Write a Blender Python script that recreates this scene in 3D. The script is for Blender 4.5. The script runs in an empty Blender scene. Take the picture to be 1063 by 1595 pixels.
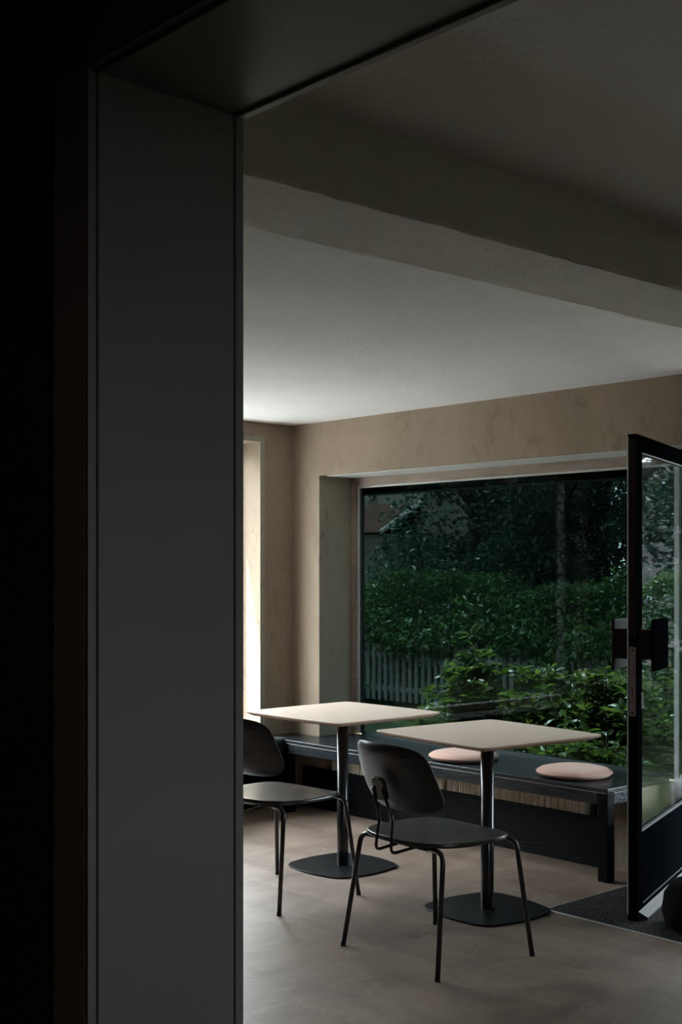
import bpy, bmesh, math, random
from mathutils import Vector, Matrix
random.seed(7)
SC = bpy.context.scene
COL = SC.collection
R = math.radians

# ------------------------------------------------------------------ camera
cam_d = bpy.data.cameras.new('camera')
cam = bpy.data.objects.new('camera', cam_d)
COL.objects.link(cam)
cam_d.sensor_fit = 'HORIZONTAL'
cam_d.sensor_width = 24
cam_d.lens = 24 * 1960.6 / 1063
cam_d.shift_y = (890.8 - 797.5) / 1063
cam_d.clip_start = 0.05
cam.location = (0, 0, 1.4192)
cam.rotation_euler = (R(90), 0, R(-42.178))
SC.camera = cam
SC.view_settings.view_transform = 'Standard'
SC.view_settings.look = 'None'
SC.view_settings.gamma = 1
SC.view_settings.use_curve_mapping = False
SC.view_settings.exposure = 0.5
SC.cycles.max_bounces = 12
SC.cycles.diffuse_bounces = 8
SC.cycles.transparent_max_bounces = 24
SC.cycles.caustics_reflective = False
SC.cycles.caustics_refractive = False

# ------------------------------------------------------------------ daylight
world = bpy.data.worlds.new('sky')
SC.world = world
world.use_nodes = True
wn = world.node_tree.nodes
wl = world.node_tree.links
wn.clear()
wo = wn.new('ShaderNodeOutputWorld')
bg = wn.new('ShaderNodeBackground')
bg.inputs['Color'].default_value = (0.90, 0.95, 1.0, 1)
bg.inputs['Strength'].default_value = 15.0
wl.new(bg.outputs[0], wo.inputs[0])

sun_d = bpy.data.lights.new('sun', 'SUN')
sun = bpy.data.objects.new('sun', sun_d)
COL.objects.link(sun)
sun_d.energy = 60.0
sun_d.angle = R(1.0)
sun_d.color = (1.0, 0.97, 0.93)
SUN_TRAVEL = Vector((0.16, -0.26, -1.0))
sun.rotation_euler = SUN_TRAVEL.to_track_quat('-Z', 'Y').to_euler()
sun.location = (4, 10, 12)

def portal(name, loc, rot, sx, sy):
    d = bpy.data.lights.new(name, 'AREA')
    d.shape = 'RECTANGLE'
    d.size = sx
    d.size_y = sy
    d.cycles.is_portal = True
    o = bpy.data.objects.new(name, d)
    o.location = loc
    o.rotation_euler = rot
    COL.objects.link(o)
portal('window_portal', (3.665, 6.27, 1.31), (R(-90), 0, 0), 2.13, 1.78)
portal('window_portal', (2.2, -2.21, 1.45), (R(90), 0, 0), 1.2, 1.1)
portal('window_portal', (-2.61, -0.925, 1.575), (R(90), 0, R(-90)), 0.35, 0.35)
portal('window_portal', (5.50, 4.0, 1.0), (R(90), 0, R(90)), 3.4, 2.0)

# ------------------------------------------------------------------ materials
def mat(name, col, rough=0.6, metal=0.0, spec=0.5, var=0.0, scale=3.0, bump=0.0, bscale=60.0, stretch=None, col2=None, detail=6, sheen=0.0, coat=0.0):
    m = bpy.data.materials.new(name)
    m.use_nodes = True
    n, l = m.node_tree.nodes, m.node_tree.links
    p = n['Principled BSDF']
    p.inputs['Base Color'].default_value = (*col, 1)
    p.inputs['Roughness'].default_value = rough
    p.inputs['Metallic'].default_value = metal
    p.inputs['Specular IOR Level'].default_value = spec
    p.inputs['Coat Weight'].default_value = coat
    if sheen:
        p.inputs['Sheen Weight'].default_value = sheen
    tc = n.new('ShaderNodeTexCoord')
    mp = n.new('ShaderNodeMapping')
    l.new(tc.outputs['Object'], mp.inputs['Vector'])
    if stretch:
        mp.inputs['Scale'].default_value = stretch
    if var or col2:
        nz = n.new('ShaderNodeTexNoise')
        nz.inputs['Scale'].default_value = scale
        nz.inputs['Detail'].default_value = detail
        nz.inputs['Roughness'].default_value = 0.62
        nz.inputs['Distortion'].default_value = 0.6
        l.new(mp.outputs[0], nz.inputs['Vector'])
        rp = n.new('ShaderNodeValToRGB')
        c2 = col2 or tuple(c * (1 - var) for c in col)
        rp.color_ramp.elements[0].position = 0.33
        rp.color_ramp.elements[0].color = (*c2, 1)
        rp.color_ramp.elements[1].position = 0.66
        rp.color_ramp.elements[1].color = (*col, 1)
        l.new(nz.outputs[0], rp.inputs[0])
        l.new(rp.outputs[0], p.inputs['Base Color'])
    if bump:
        nb = n.new('ShaderNodeTexNoise')
        nb.inputs['Scale'].default_value = bscale
        nb.inputs['Detail'].default_value = 5
        l.new(mp.outputs[0], nb.inputs['Vector'])
        b = n.new('ShaderNodeBump')
        b.inputs['Strength'].default_value = bump
        b.inputs['Distance'].default_value = 0.01
        l.new(nb.outputs[0], b.inputs['Height'])
        l.new(b.outputs[0], p.inputs['Normal'])
    return m

def plaster_mat(name, c1, c2, c3):
    m = mat(name, c1, rough=0.85, spec=0.25, col2=c2, scale=1.9, bump=0.35, bscale=24, detail=9)
    n, l = m.node_tree.nodes, m.node_tree.links
    p = n['Principled BSDF']
    rp = [x for x in n if x.bl_idname == 'ShaderNodeValToRGB'][0]
    mp = [x for x in n if x.bl_idname == 'ShaderNodeMapping'][0]
    mp.inputs['Scale'].default_value = (1.15, 1.15, 0.6)
    v = n.new('ShaderNodeTexNoise')
    v.inputs['Scale'].default_value = 7
    v.inputs['Detail'].default_value = 12
    v.inputs['Roughness'].default_value = 0.7
    v.inputs['Distortion'].default_value = 1.6
    l.new(mp.outputs[0], v.inputs['Vector'])
    r2 = n.new('ShaderNodeValToRGB')
    r2.color_ramp.elements[0].position = 0.32
    r2.color_ramp.elements[0].color = (1, 1, 1, 1)
    r2.color_ramp.elements[1].position = 0.46
    r2.color_ramp.elements[1].color = (0, 0, 0, 1)
    l.new(v.outputs[0], r2.inputs[0])
    mx = n.new('ShaderNodeMixRGB')
    mx.inputs[2].default_value = (*c3, 1)
    ml = n.new('ShaderNodeMath')
    ml.operation = 'MULTIPLY'
    ml.inputs[1].default_value = 0.7
    l.new(r2.outputs[0], ml.inputs[0])
    l.new(ml.outputs[0], mx.inputs[0])
    l.new(rp.outputs[0], mx.inputs[1])
    l.new(mx.outputs[0], p.inputs['Base Color'])
    return m

def glass_mat(name, tint, rough=0.0, fac=1.0):
    m = bpy.data.materials.new(name)
    m.use_nodes = True
    n, l = m.node_tree.nodes, m.node_tree.links
    n.clear()
    o = n.new('ShaderNodeOutputMaterial')
    t = n.new('ShaderNodeBsdfTransparent')
    t.inputs[0].default_value = (*tint, 1)
    g = n.new('ShaderNodeBsdfGlossy')
    g.inputs['Roughness'].default_value = rough
    g.inputs[0].default_value = (0.9, 0.95, 1, 1)
    lw = n.new('ShaderNodeLayerWeight')
    lw.inputs['Blend'].default_value = 0.5
    pw = n.new('ShaderNodeMath')
    pw.operation = 'POWER'
    pw.inputs[1].default_value = 5
    l.new(lw.outputs['Facing'], pw.inputs[0])
    f = n.new('ShaderNodeMath')
    f.operation = 'MULTIPLY_ADD'
    f.inputs[1].default_value = 0.95
    f.inputs[2].default_value = 0.045
    l.new(pw.outputs[0], f.inputs[0])
    mx = n.new('ShaderNodeMixShader')
    ml = n.new('ShaderNodeMath')
    ml.operation = 'MULTIPLY'
    ml.inputs[1].default_value = fac
    l.new(f.outputs[0], ml.inputs[0])
    l.new(ml.outputs[0], mx.inputs[0])
    l.new(t.outputs[0], mx.inputs[1])
    l.new(g.outputs[0], mx.inputs[2])
    l.new(mx.outputs[0], o.inputs[0])
    return m

def leaf_mat(name, c1, c2, trans=0.4, rough=0.4, spec=0.4):
    m = bpy.data.materials.new(name)
    m.use_nodes = True
    n, l = m.node_tree.nodes, m.node_tree.links
    p = n['Principled BSDF']
    o = n['Material Output']
    p.inputs['Roughness'].default_value = rough
    p.inputs['Specular IOR Level'].default_value = spec
    g = n.new('ShaderNodeNewGeometry')
    rp = n.new('ShaderNodeValToRGB')
    rp.color_ramp.elements[0].color = (*c1, 1)
    rp.color_ramp.elements[1].color = (*c2, 1)
    l.new(g.outputs['Random Per Island'], rp.inputs[0])
    l.new(rp.outputs[0], p.inputs['Base Color'])
    t = n.new('ShaderNodeBsdfTranslucent')
    hs = n.new('ShaderNodeHueSaturation')
    hs.inputs['Hue'].default_value = 0.475
    hs.inputs['Value'].default_value = 3.2
    hs.inputs['Saturation'].default_value = 1.1
    l.new(rp.outputs[0], hs.inputs['Color'])
    l.new(hs.outputs[0], t.inputs[0])
    mx = n.new('ShaderNodeMixShader')
    mx.inputs[0].default_value = trans
    l.new(p.outputs[0], mx.inputs[1])
    l.new(t.outputs[0], mx.inputs[2])
    l.new(mx.outputs[0], o.inputs[0])
    return m

def floor_mat():
    m = bpy.data.materials.new('microcement')
    m.use_nodes = True
    n, l = m.node_tree.nodes, m.node_tree.links
    p = n['Principled BSDF']
    p.inputs['Specular IOR Level'].default_value = 0.45
    tc = n.new('ShaderNodeTexCoord')
    mp = n.new('ShaderNodeMapping')
    mp.inputs['Scale'].default_value = (1.0, 1.6, 1)
    mp.inputs['Rotation'].default_value = (0, 0, R(25))
    l.new(tc.outputs['Object'], mp.inputs[0])
    a = n.new('ShaderNodeTexNoise')
    a.inputs['Scale'].default_value = 1.5
    a.inputs['Detail'].default_value = 8
    a.inputs['Roughness'].default_value = 0.6
    a.inputs['Distortion'].default_value = 1.8
    l.new(mp.outputs[0], a.inputs[0])
    ra = n.new('ShaderNodeValToRGB')
    e = ra.color_ramp.elements
    e[0].position, e[0].color = 0.32, (0.150, 0.106, 0.083, 1)
    e[1].position, e[1].color = 0.66, (0.270, 0.198, 0.158, 1)
    l.new(a.outputs[0], ra.inputs[0])
    # trowel lines
    w = n.new('ShaderNodeTexNoise')
    w.inputs['Scale'].default_value = 1.3
    w.inputs['Detail'].default_value = 4
    w.inputs['Distortion'].default_value = 3.0
    l.new(mp.outputs[0], w.inputs[0])
    rw = n.new('ShaderNodeValToRGB')
    cr = rw.color_ramp
    cr.elements[0].position, cr.elements[0].color = 0.485, (0, 0, 0, 1)
    cr.elements[1].position, cr.elements[1].color = 0.515, (0, 0, 0, 1)
    k = cr.elements.new(0.5)
    k.color = (1, 1, 1, 1)
    l.new(w.outputs[0], rw.inputs[0])
    mx = n.new('ShaderNodeMixRGB')
    mx.inputs[2].default_value = (0.36, 0.28, 0.23, 1)
    ml = n.new('ShaderNodeMath')
    ml.operation = 'MULTIPLY'
    ml.inputs[1].default_value = 0.35
    l.new(rw.outputs[0], ml.inputs[0])
    l.new(ml.outputs[0], mx.inputs[0])
    l.new(ra.outputs[0], mx.inputs[1])
    l.new(mx.outputs[0], p.inputs['Base Color'])
    # long darker trowel bands
    m2 = n.new('ShaderNodeMapping')
    m2.inputs['Scale'].default_value = (5.0, 0.55, 1)
    m2.inputs['Rotation'].default_value = (0, 0, R(-8))
    l.new(tc.outputs['Object'], m2.inputs[0])
    s2 = n.new('ShaderNodeTexNoise')
    s2.inputs['Scale'].default_value = 1.0
    s2.inputs['Detail'].default_value = 6
    s2.inputs['Distortion'].default_value = 0.5
    l.new(m2.outputs[0], s2.inputs[0])
    r2 = n.new('ShaderNodeValToRGB')
    r2.color_ramp.elements[0].position, r2.color_ramp.elements[0].color = 0.36, (0.74, 0.73, 0.73, 1)
    r2.color_ramp.elements[1].position, r2.color_ramp.elements[1].color = 0.52, (1, 1, 1, 1)
    l.new(s2.outputs[0], r2.inputs[0])
    mm = n.new('ShaderNodeMixRGB')
    mm.blend_type = 'MULTIPLY'
    mm.inputs[0].default_value = 1.0
    l.new(mx.outputs[0], mm.inputs[1])
    l.new(r2.outputs[0], mm.inputs[2])
    l.new(mm.outputs[0], p.inputs['Base Color'])
    rr = n.new('ShaderNodeMapRange')
    rr.inputs['To Min'].default_value = 0.34
    rr.inputs['To Max'].default_value = 0.62
    l.new(a.outputs[0], rr.inputs[0])
    l.new(rr.outputs[0], p.inputs['Roughness'])
    b = n.new('ShaderNodeBump')
    b.inputs['Strength'].default_value = 0.12
    b.inputs['Distance'].default_value = 0.01
    l.new(a.outputs[0], b.inputs['Height'])
    l.new(b.outputs[0], p.inputs['Normal'])
    return m

def wood_mat(name, c1, c2, stretch, scale=3.0, rough=0.5):
    m = mat(name, c1, rough=rough, spec=0.35, col2=c2, scale=scale, stretch=stretch, detail=10)
    return m

M = dict(
    floor=floor_mat(),
    plaster=plaster_mat('raw_plaster', (0.36, 0.285, 0.215), (0.285, 0.225, 0.17), (0.20, 0.155, 0.115)),
    reveal=plaster_mat('reveal_plaster', (0.40, 0.36, 0.29), (0.33, 0.31, 0.25), (0.25, 0.22, 0.17)),
    white=mat('white_ceiling', (0.74, 0.745, 0.76), rough=0.9, spec=0.2, bump=0.35, bscale=70, var=0.06, scale=2),
    beam=mat('rough_render', (0.88, 0.87, 0.86), rough=0.95, spec=0.15, bump=0.9, bscale=160, var=0.08, scale=3),
    lining=mat('grey_paint', (0.205, 0.203, 0.19), rough=0.55, spec=0.35, var=0.06, scale=2.5),
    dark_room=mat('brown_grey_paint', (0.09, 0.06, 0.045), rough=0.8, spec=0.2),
    archi=mat('architrave_paint', (0.5, 0.36, 0.28), rough=0.6, spec=0.3),
    black_wood=mat('black_stained_wood', (0.016, 0.020, 0.025), rough=0.25, spec=0.5, var=0.35, scale=3, bump=0.25, bscale=22, stretch=(5, 1, 5)),
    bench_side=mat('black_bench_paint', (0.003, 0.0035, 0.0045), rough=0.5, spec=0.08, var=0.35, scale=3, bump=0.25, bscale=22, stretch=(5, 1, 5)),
    black_door=mat('black_door_paint', (0.002, 0.003, 0.004), rough=0.8, spec=0.0, var=0.3, scale=6),
    brown_edge=mat('dark_brown_wood', (0.022, 0.012, 0.009), rough=0.55, spec=0.12, var=0.5, scale=4, stretch=(3, 3, 0.5)),
    maple=wood_mat('pale_beech', (0.84, 0.70, 0.60), (0.78, 0.63, 0.53), (1, 9, 9), 2.2, 0.42),
    edge=wood_mat('beech_edge', (0.66, 0.46, 0.36), (0.58, 0.40, 0.30), (1, 1, 12), 3.0, 0.5),
    black_metal=mat('black_powder_coat', (0.010, 0.011, 0.013), rough=0.22, spec=0.6),
    base_metal=mat('black_base_plate', (0.003, 0.004, 0.0055), rough=0.35, spec=0.15),
    shell=mat('black_oak_veneer', (0.026, 0.026, 0.028), rough=0.30, spec=0.5, var=0.45, scale=3, bump=0.25, bscale=14, stretch=(1, 1, 14)),
    seat=mat('charcoal_seat_pad', (0.022, 0.0225, 0.0235), rough=0.27, spec=0.6, bump=0.05, bscale=300),
    pink=mat('pink_felt', (0.68, 0.42, 0.35), rough=0.95, spec=0.1, var=0.08, scale=40, bump=0.25, bscale=350, sheen=0.25),
    cream=mat('cream_radiator', (0.90, 0.80, 0.66), rough=0.4, spec=0.5),
    raw_frame=mat('weathered_frame_wood', (0.40, 0.32, 0.27), rough=0.7, spec=0.3, var=0.35, scale=5, stretch=(2, 0.5, 2)),
    white_paint=mat('white_frame_paint', (0.66, 0.68, 0.68), rough=0.5, spec=0.4, var=0.08, scale=8),
    teal=mat('dark_gasket', (0.012, 0.026, 0.030), rough=0.5),
    steel=mat('brushed_steel', (0.38, 0.33, 0.31), rough=0.42, metal=0.85, var=0.15, scale=30),
    hole=mat('dark_hole', (0.004, 0.004, 0.004), rough=0.8),
    bar=mat('grey_weather_bar', (0.05, 0.058, 0.066), rough=0.5, metal=0.2, var=0.25, scale=20),
    mat_=mat('black_coir', (0.085, 0.085, 0.09), rough=1.0, spec=0.1, col2=(0.003, 0.003, 0.003), scale=110, bump=1.0, bscale=160, detail=2),
    cloth=mat('black_cloth', (0.004, 0.004, 0.004), rough=0.9, spec=0.1),
    glass=glass_mat('tinted_window_glass', (0.150, 0.190, 0.190), 0.0, 0.12),
    glass_clear=glass_mat('clear_window_glass', (0.92, 0.95, 0.94), 0.0, 1.0),
    glass_mid=glass_mat('grey_window_glass', (0.55, 0.55, 0.55), 0.0, 1.0),
    glass_door=glass_mat('door_glass', (0.78, 0.82, 0.84), 0.0, 0.16),
    fence=mat('weathered_fence_wood', (0.20, 0.20, 0.20), rough=0.9, spec=0.1, var=0.4, scale=6, stretch=(3, 3, 0.4)),
    bark=mat('dark_bark', (0.020, 0.018, 0.015), rough=0.9, var=0.5, scale=8, bump=0.8, bscale=20, stretch=(3, 3, 0.5)),
    twig=mat('green_brown_twig', (0.07, 0.055, 0.03), rough=0.8),
    hedge=leaf_mat('hedge_leaf', (0.016, 0.046, 0.014), (0.045, 0.10, 0.032), 0.25),
    tree=leaf_mat('dark_tree_leaf', (0.014, 0.030, 0.022), (0.030, 0.055, 0.040), 0.2, spec=0.2),
    shrub=leaf_mat('shrub_leaf', (0.018, 0.034, 0.010), (0.065, 0.10, 0.022), 0.45, 0.32, 0.5),
    vine=leaf_mat('vine_leaf', (0.05, 0.15, 0.02), (0.12, 0.26, 0.04), 0.35),
    flower=leaf_mat('cream_petal', (0.45, 0.42, 0.36), (0.6, 0.56, 0.5), 0.3),
    grass=mat('lawn', (0.022, 0.032, 0.014), rough=1.0, spec=0.1, var=0.5, scale=9, bump=0.8, bscale=60),
    paving=mat('pale_paving', (0.24, 0.24, 0.245), rough=0.9, spec=0.2, var=0.25, scale=3, bump=0.5, bscale=12),
    stone=mat('grey_garden_stone', (0.13, 0.13, 0.13), rough=0.85, var=0.4, scale=6, bump=0.6, bscale=18),
    tile=mat('red_roof_tile', (0.10, 0.045, 0.032), rough=0.9, var=0.35, scale=5),
    render=mat('house_render', (0.10, 0.085, 0.065), rough=0.9, var=0.15, scale=2),
)

# ------------------------------------------------------------------ mesh helpers
def finish(name, bm, m, parent=None, smooth=False, bevel=0.0, loc=None, rotz=None):
    me = bpy.data.meshes.new(name)
    bm.normal_update()
    bm.to_mesh(me)
    bm.free()
    if isinstance(m, (list, tuple)):
        for x in m:
            me.materials.append(x)
    else:
        me.materials.append(m)
    if smooth:
        me.polygons.foreach_set('use_smooth', [True] * len(me.polygons))
    o = bpy.data.objects.new(name, me)
    COL.objects.link(o)
    if parent:
        o.parent = parent
    if loc:
        o.location = loc
    if rotz is not None:
        o.rotation_euler = (0, 0, rotz)
    if bevel:
        b = o.modifiers.new('bevel', 'BEVEL')
        b.width = bevel
        b.segments = 2
        b.limit_method = 'ANGLE'
    return o

def box(bm, x0, x1, y0, y1, z0, z1, mi=0):
    v = [bm.verts.new(p) for p in ((x0, y0, z0), (x1, y0, z0), (x1, y1, z0), (x0, y1, z0), (x0, y0, z1), (x1, y0, z1), (x1, y1, z1), (x0, y1, z1))]
    for f in ((0, 3, 2, 1), (4, 5, 6, 7), (0, 1, 5, 4), (1, 2, 6, 5), (2, 3, 7, 6), (3, 0, 4, 7)):
        fc = bm.faces.new([v[i] for i in f])
        fc.material_index = mi

def boxes(*bs):
    bm = bmesh.new()
    for b in bs:
        box(bm, *b)
    return bm

def tube(bm, pts, r, seg=14, r_end=None, caps=True):
    pts = [Vector(p) for p in pts]
    rings = []
    prev = None
    n = len(pts)
    for i, p in enumerate(pts):
        d = (pts[min(i + 1, n - 1)] - pts[max(i - 1, 0)]).normalized()
        if prev is None:
            up = Vector((0, 0, 1)) if abs(d.z) < 0.9 else Vector((1, 0, 0))
            a = d.cross(up).normalized()
        else:
            a = (prev - d * prev.dot(d)).normalized()
        prev = a
        b = d.cross(a)
        rr = r if r_end is None else r + (r_end - r) * i / (n - 1)
        rings.append([bm.verts.new(p + (a * math.cos(t) + b * math.sin(t)) * rr) for t in [2 * math.pi * k / seg for k in range(seg)]])
    for q in range(n - 1):
        for k in range(seg):
            bm.faces.new((rings[q][k], rings[q][(k + 1) % seg], rings[q + 1][(k + 1) % seg], rings[q + 1][k]))
    if caps:
        bm.faces.new(rings[0][::-1])
        bm.faces.new(rings[-1])

def fillet(pts, r, n=7):
    """round the inner corners of a polyline"""
    pts = [Vector(p) for p in pts]
    rs = r if isinstance(r, (list, tuple)) else [r] * len(pts)
    out = [pts[0]]
    for i in range(1, len(pts) - 1):
        a, b, c = pts[i - 1], pts[i], pts[i + 1]
        d1, d2 = (a - b).normalized(), (c - b).normalized()
        ang = d1.angle(d2)
        t = min(rs[i] / math.tan(ang / 2), (a - b).length * 0.48, (c - b).length * 0.48)
        p0, p1 = b + d1 * t, b + d2 * t
        for k in range(n + 1):
            s = k / n
            out.append(p0 * (1 - s) ** 2 + b * 2 * s * (1 - s) + p1 * s * s)
    out.append(pts[-1])
    return out

def lathe(bm, prof, seg=48, c=(0, 0)):
    rings = []
    for r, z in prof:
        if r < 1e-6:
            rings.append([bm.verts.new((c[0], c[1], z))])
        else:
            rings.append([bm.verts.new((c[0] + r * math.cos(2 * math.pi * k / seg), c[1] + r * math.sin(2 * math.pi * k / seg), z)) for k in range(seg)])
    for a, b in zip(rings, rings[1:]):
        for k in range(seg):
            k2 = (k + 1) % seg
            if len(a) == 1 and len(b) == 1:
                continue
            if len(a) == 1:
                bm.faces.new((a[0], b[k2], b[k]))
            elif len(b) == 1:
                bm.faces.new((a[k], a[k2], b[0]))
            else:
                bm.faces.new((a[k], a[k2], b[k2], b[k]))

def rrect(hw, hh, r, n=8, bulge=0.0):
    """rounded rectangle outline, ccw"""
    out = []
    for cx, cy, a0 in ((hw - r, hh - r, 0), (-hw + r, hh - r, 90), (-hw + r, -hh + r, 180), (hw - r, -hh + r, 270)):
        for k in range(n + 1):
            a = R(a0 + 90 * k / n)
            out.append((cx + r * math.cos(a), cy + r * math.sin(a)))
    if bulge:
        res = []
        m = len(out)
        for i in range(m):
            x0, y0 = out[i]
            x1, y1 = out[(i + 1) % m]
            res.append((x0, y0))
            if math.hypot(x1 - x0, y1 - y0) > r:
                L = math.hypot(x1 - x0, y1 - y0)
                nx, ny = (y1 - y0) / L, -(x1 - x0) / L
                for k in range(1, 10):
                    s = k / 10
                    d = bulge * 4 * s * (1 - s)
                    res.append((x0 + (x1 - x0) * s + nx * d, y0 + (y1 - y0) * s + ny * d))
        out = res
    return out

def stack(bm, rings, mis=None):
    """rings: list of (outline, z) with equal counts -> closed solid"""
    vs = [[bm.verts.new((x, y, z)) for x, y in o] for o, z in rings]
    n = len(vs[0])
    for q in range(len(vs) - 1):
        for k in range(n):
            f = bm.faces.new((vs[q][k], vs[q][(k + 1) % n], vs[q + 1][(k + 1) % n], vs[q + 1][k]))
            if mis:
                f.material_index = mis[q]
    f = bm.faces.new(vs[0][::-1])
    if mis:
        f.material_index = mis[0]
    f = bm.faces.new(vs[-1])
    if mis:
        f.material_index = mis[-1]

def tag(o, label=None, cat=None, group=None, kind=None):
    if label:
        o['label'] = label
    if cat:
        o['category'] = cat
    if group:
        o['group'] = group
    if kind:
        o['kind'] = kind
    return o

def thing(name, label, cat, loc=(0, 0, 0), rz=0, group=None, kind=None):
    o = bpy.data.objects.new(name, None)
    COL.objects.link(o)
    o.empty_display_size = 0.05
    o.location = loc
    o.rotation_euler = (0, 0, rz)
    return tag(o, label, cat, group, kind)

def copy_tree(o, parent=None):
    c = o.copy()
    COL.objects.link(c)
    c.parent = parent
    for ch in list(o.children):
        copy_tree(ch, c)
    return c

# ------------------------------------------------------------------ setting
XW, YB, ZC = 4.991, 5.946, 2.319     # window wall, back wall, ceiling
XO = 5.33                            # outer face of the window wall
YJ = 1.446                           # left jamb of the opening
XN, XF = 0.875, 1.111                # near and far face of the wall with the opening

o = finish('floor', boxes((-2.6, XO, -2.1, 6.26, -0.12, 0.0)), M['floor'])
tag(o, 'warm grey brown microcement floor with trowel swirls', 'floor', kind='structure')
o = finish('ceiling', boxes((XF, XO, -2.1, 6.26, ZC, ZC + 0.25)), M['white'])
tag(o, 'white painted ceiling of the cafe room', 'ceiling', kind='structure')
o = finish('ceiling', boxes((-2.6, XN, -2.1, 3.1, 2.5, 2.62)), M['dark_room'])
tag(o, 'dark ceiling above the near room', 'ceiling', kind='structure')

# window wall with niche for the radiator
WY0, WY1, WZ0, WZ1 = 3.40, 5.709, 0.405, 1.999
DY0 = 2.28
bm = boxes(
    (XW, XO, WY1, YB + 0.3, 0, ZC),
    (XW, XO, DY0, WY1, WZ1, ZC),
    (XW, XO, -2.1, DY0, 0, ZC),
    (5.14, XO, WY0 + 0.03, WY1, 0, WZ0),
    (XW, 5.14, WY0 + 0.03, 3.665, 0, WZ0),
    (XW, 5.14, 5.64, WY1, 0, WZ0),
    (XW, 5.14, 3.665, 5.64, 0, 0.06),
)
o = finish('wall_right', bm, M['plaster'])
tag(o, 'raw beige plaster wall around the wide garden window', 'wall', kind='structure')
# smooth skim inside the window reveal
o = finish('trim_1', boxes((XW + 0.001, 5.25, WY1 - 0.004, WY1 + 0.001, 0.43, WZ1)), M['reveal'])
tag(o, 'greenish grey side reveal of the garden window', 'reveal', kind='structure')
o = finish('trim_2', boxes((XW + 0.03, 5.25, DY0, 5.665, WZ1 - 0.006, WZ1 + 0.001)), M['white_paint'])
tag(o, 'white painted board under the window head', 'trim', kind='structure')

LX0, LX1, LZ1 = 2.6, 4.728, 2.203
bm = boxes(
    (XF, LX0, YB, 6.26, 0, ZC), (LX1, XW, YB, 6.26, 0, ZC),
    (LX0, LX1, YB, 6.26, LZ1, ZC), (LX0, LX1, YB, 6.26, 0, 0.405))
o = finish('wall_back', bm, M['plaster'])
tag(o, 'raw beige plaster wall with the bright side window', 'wall', kind='structure')
bm = boxes((LX1 - 0.001, LX1 + 0.034, YB - 0.004, YB + 0.001, 0.43, LZ1 + 0.03), (LX0, LX1, YB - 0.004, YB + 0.001, LZ1 - 0.001, LZ1 + 0.03))
o = finish('trim_3', bm, M['reveal'])
tag(o, 'smooth corner bead around the side window', 'trim', kind='structure')

# wall with the opening the camera looks through
bm = boxes(
    (XN, XF, YJ + 0.002, 6.26, 0, 2.62), (XN, XF, -2.1, -0.3, 0, 2.62), (XN, XF, -0.3, YJ + 0.002, 2.082, 2.62))
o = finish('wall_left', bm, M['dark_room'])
tag(o, 'dark wall with the opening into the cafe', 'wall', kind='structure')
bm = boxes((XN, XF, YJ - 0.004, YJ + 0.004, 0, 2.08), (XN, XF, -0.302, -0.294, 0, 2.08), (XN, XF, -0.3, YJ - 0.004, 2.076, 2.084),
           (XF - 0.012, XF + 0.003, YJ - 0.008, YJ, 0, 2.078), (XF - 0.012, XF + 0.003, -0.3, YJ - 0.008, 2.070, 2.078))
o = finish('trim_4', bm, M['lining'], bevel=0.002)
tag(o, 'grey painted lining of the opening, broad left jamb and head', 'door lining', kind='structure')
# architrave on the near face with a moulded inner bead
bm = boxes((XN - 0.014, XN + 0.001, YJ + 0.006, 1.535, 0, 2.160), (XN - 0.014, XN + 0.001, -0.4, 1.535, 2.088, 2.160),
           (XN - 0.014, XN + 0.001, -0.4, -0.306, 0, 2.160))
o = finish('trim_5', bm, M['archi'], bevel=0.003)
tag(o, 'brown grey architrave framing the near side of the opening', 'architrave', kind='structure')
bm = boxes((XN - 0.013, XN + 0.001, YJ, YJ + 0.0055, 0, 2.087), (XN - 0.013, XN + 0.001, -0.3, YJ, 2.082, 2.0875))
o = finish('trim_6', bm, M['lining'])
tag(o, 'narrow grey bead between jamb and architrave', 'trim', kind='structure')
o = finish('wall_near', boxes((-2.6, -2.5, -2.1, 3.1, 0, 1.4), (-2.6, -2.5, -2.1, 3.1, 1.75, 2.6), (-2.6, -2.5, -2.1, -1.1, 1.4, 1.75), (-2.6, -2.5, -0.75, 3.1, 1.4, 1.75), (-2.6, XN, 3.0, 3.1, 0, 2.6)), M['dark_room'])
tag(o, 'dark walls of the near room', 'wall', kind='structure')
o = finish('wall_front', boxes((-2.6, 1.6, -2.2, -2.1, 0, 2.6), (2.8, XO, -2.2, -2.1, 0, 2.6), (1.6, 2.8, -2.2, -2.1, 0, 0.9), (1.6, 2.8, -2.2, -2.1, 2.0, 2.6)), M['plaster'])
tag(o, 'plaster wall on the near side of both rooms', 'wall', kind='structure')

# ceiling beam: slightly wavy, rough edges
bm = bmesh.new()
N = 90
rows = []
for i in range(N + 1):
    x = XF + (XW - XF) * i / N
    j = lambda a: random.uniform(-a, a)
    rows.append([bm.verts.new(p) for p in ((x, 1.85, ZC + 0.02), (x, 1.852 + j(0.0015), 2.17 + j(0.002)), (x, 1.858 + j(0.004), 2.160 + j(0.0015)),
                                           (x, 2.0, 2.160 + j(0.001)), (x, 2.142 + j(0.003), 2.161 + j(0.001)), (x, 2.15, 2.17), (x, 2.15, ZC + 0.02))])
for a, b in zip(rows, rows[1:]):
    for k in range(6):
        bm.faces.new((a[k], a[k + 1], b[k + 1], b[k]))
    bm.faces.new((a[6], a[0], b[0], b[6]))
bmesh.ops.recalc_face_normals(bm, faces=bm.faces)
o = finish('trim_7', bm, M['beam'])
tag(o, 'rough rendered ceiling beam crossing the room', 'beam', kind='structure')

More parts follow.
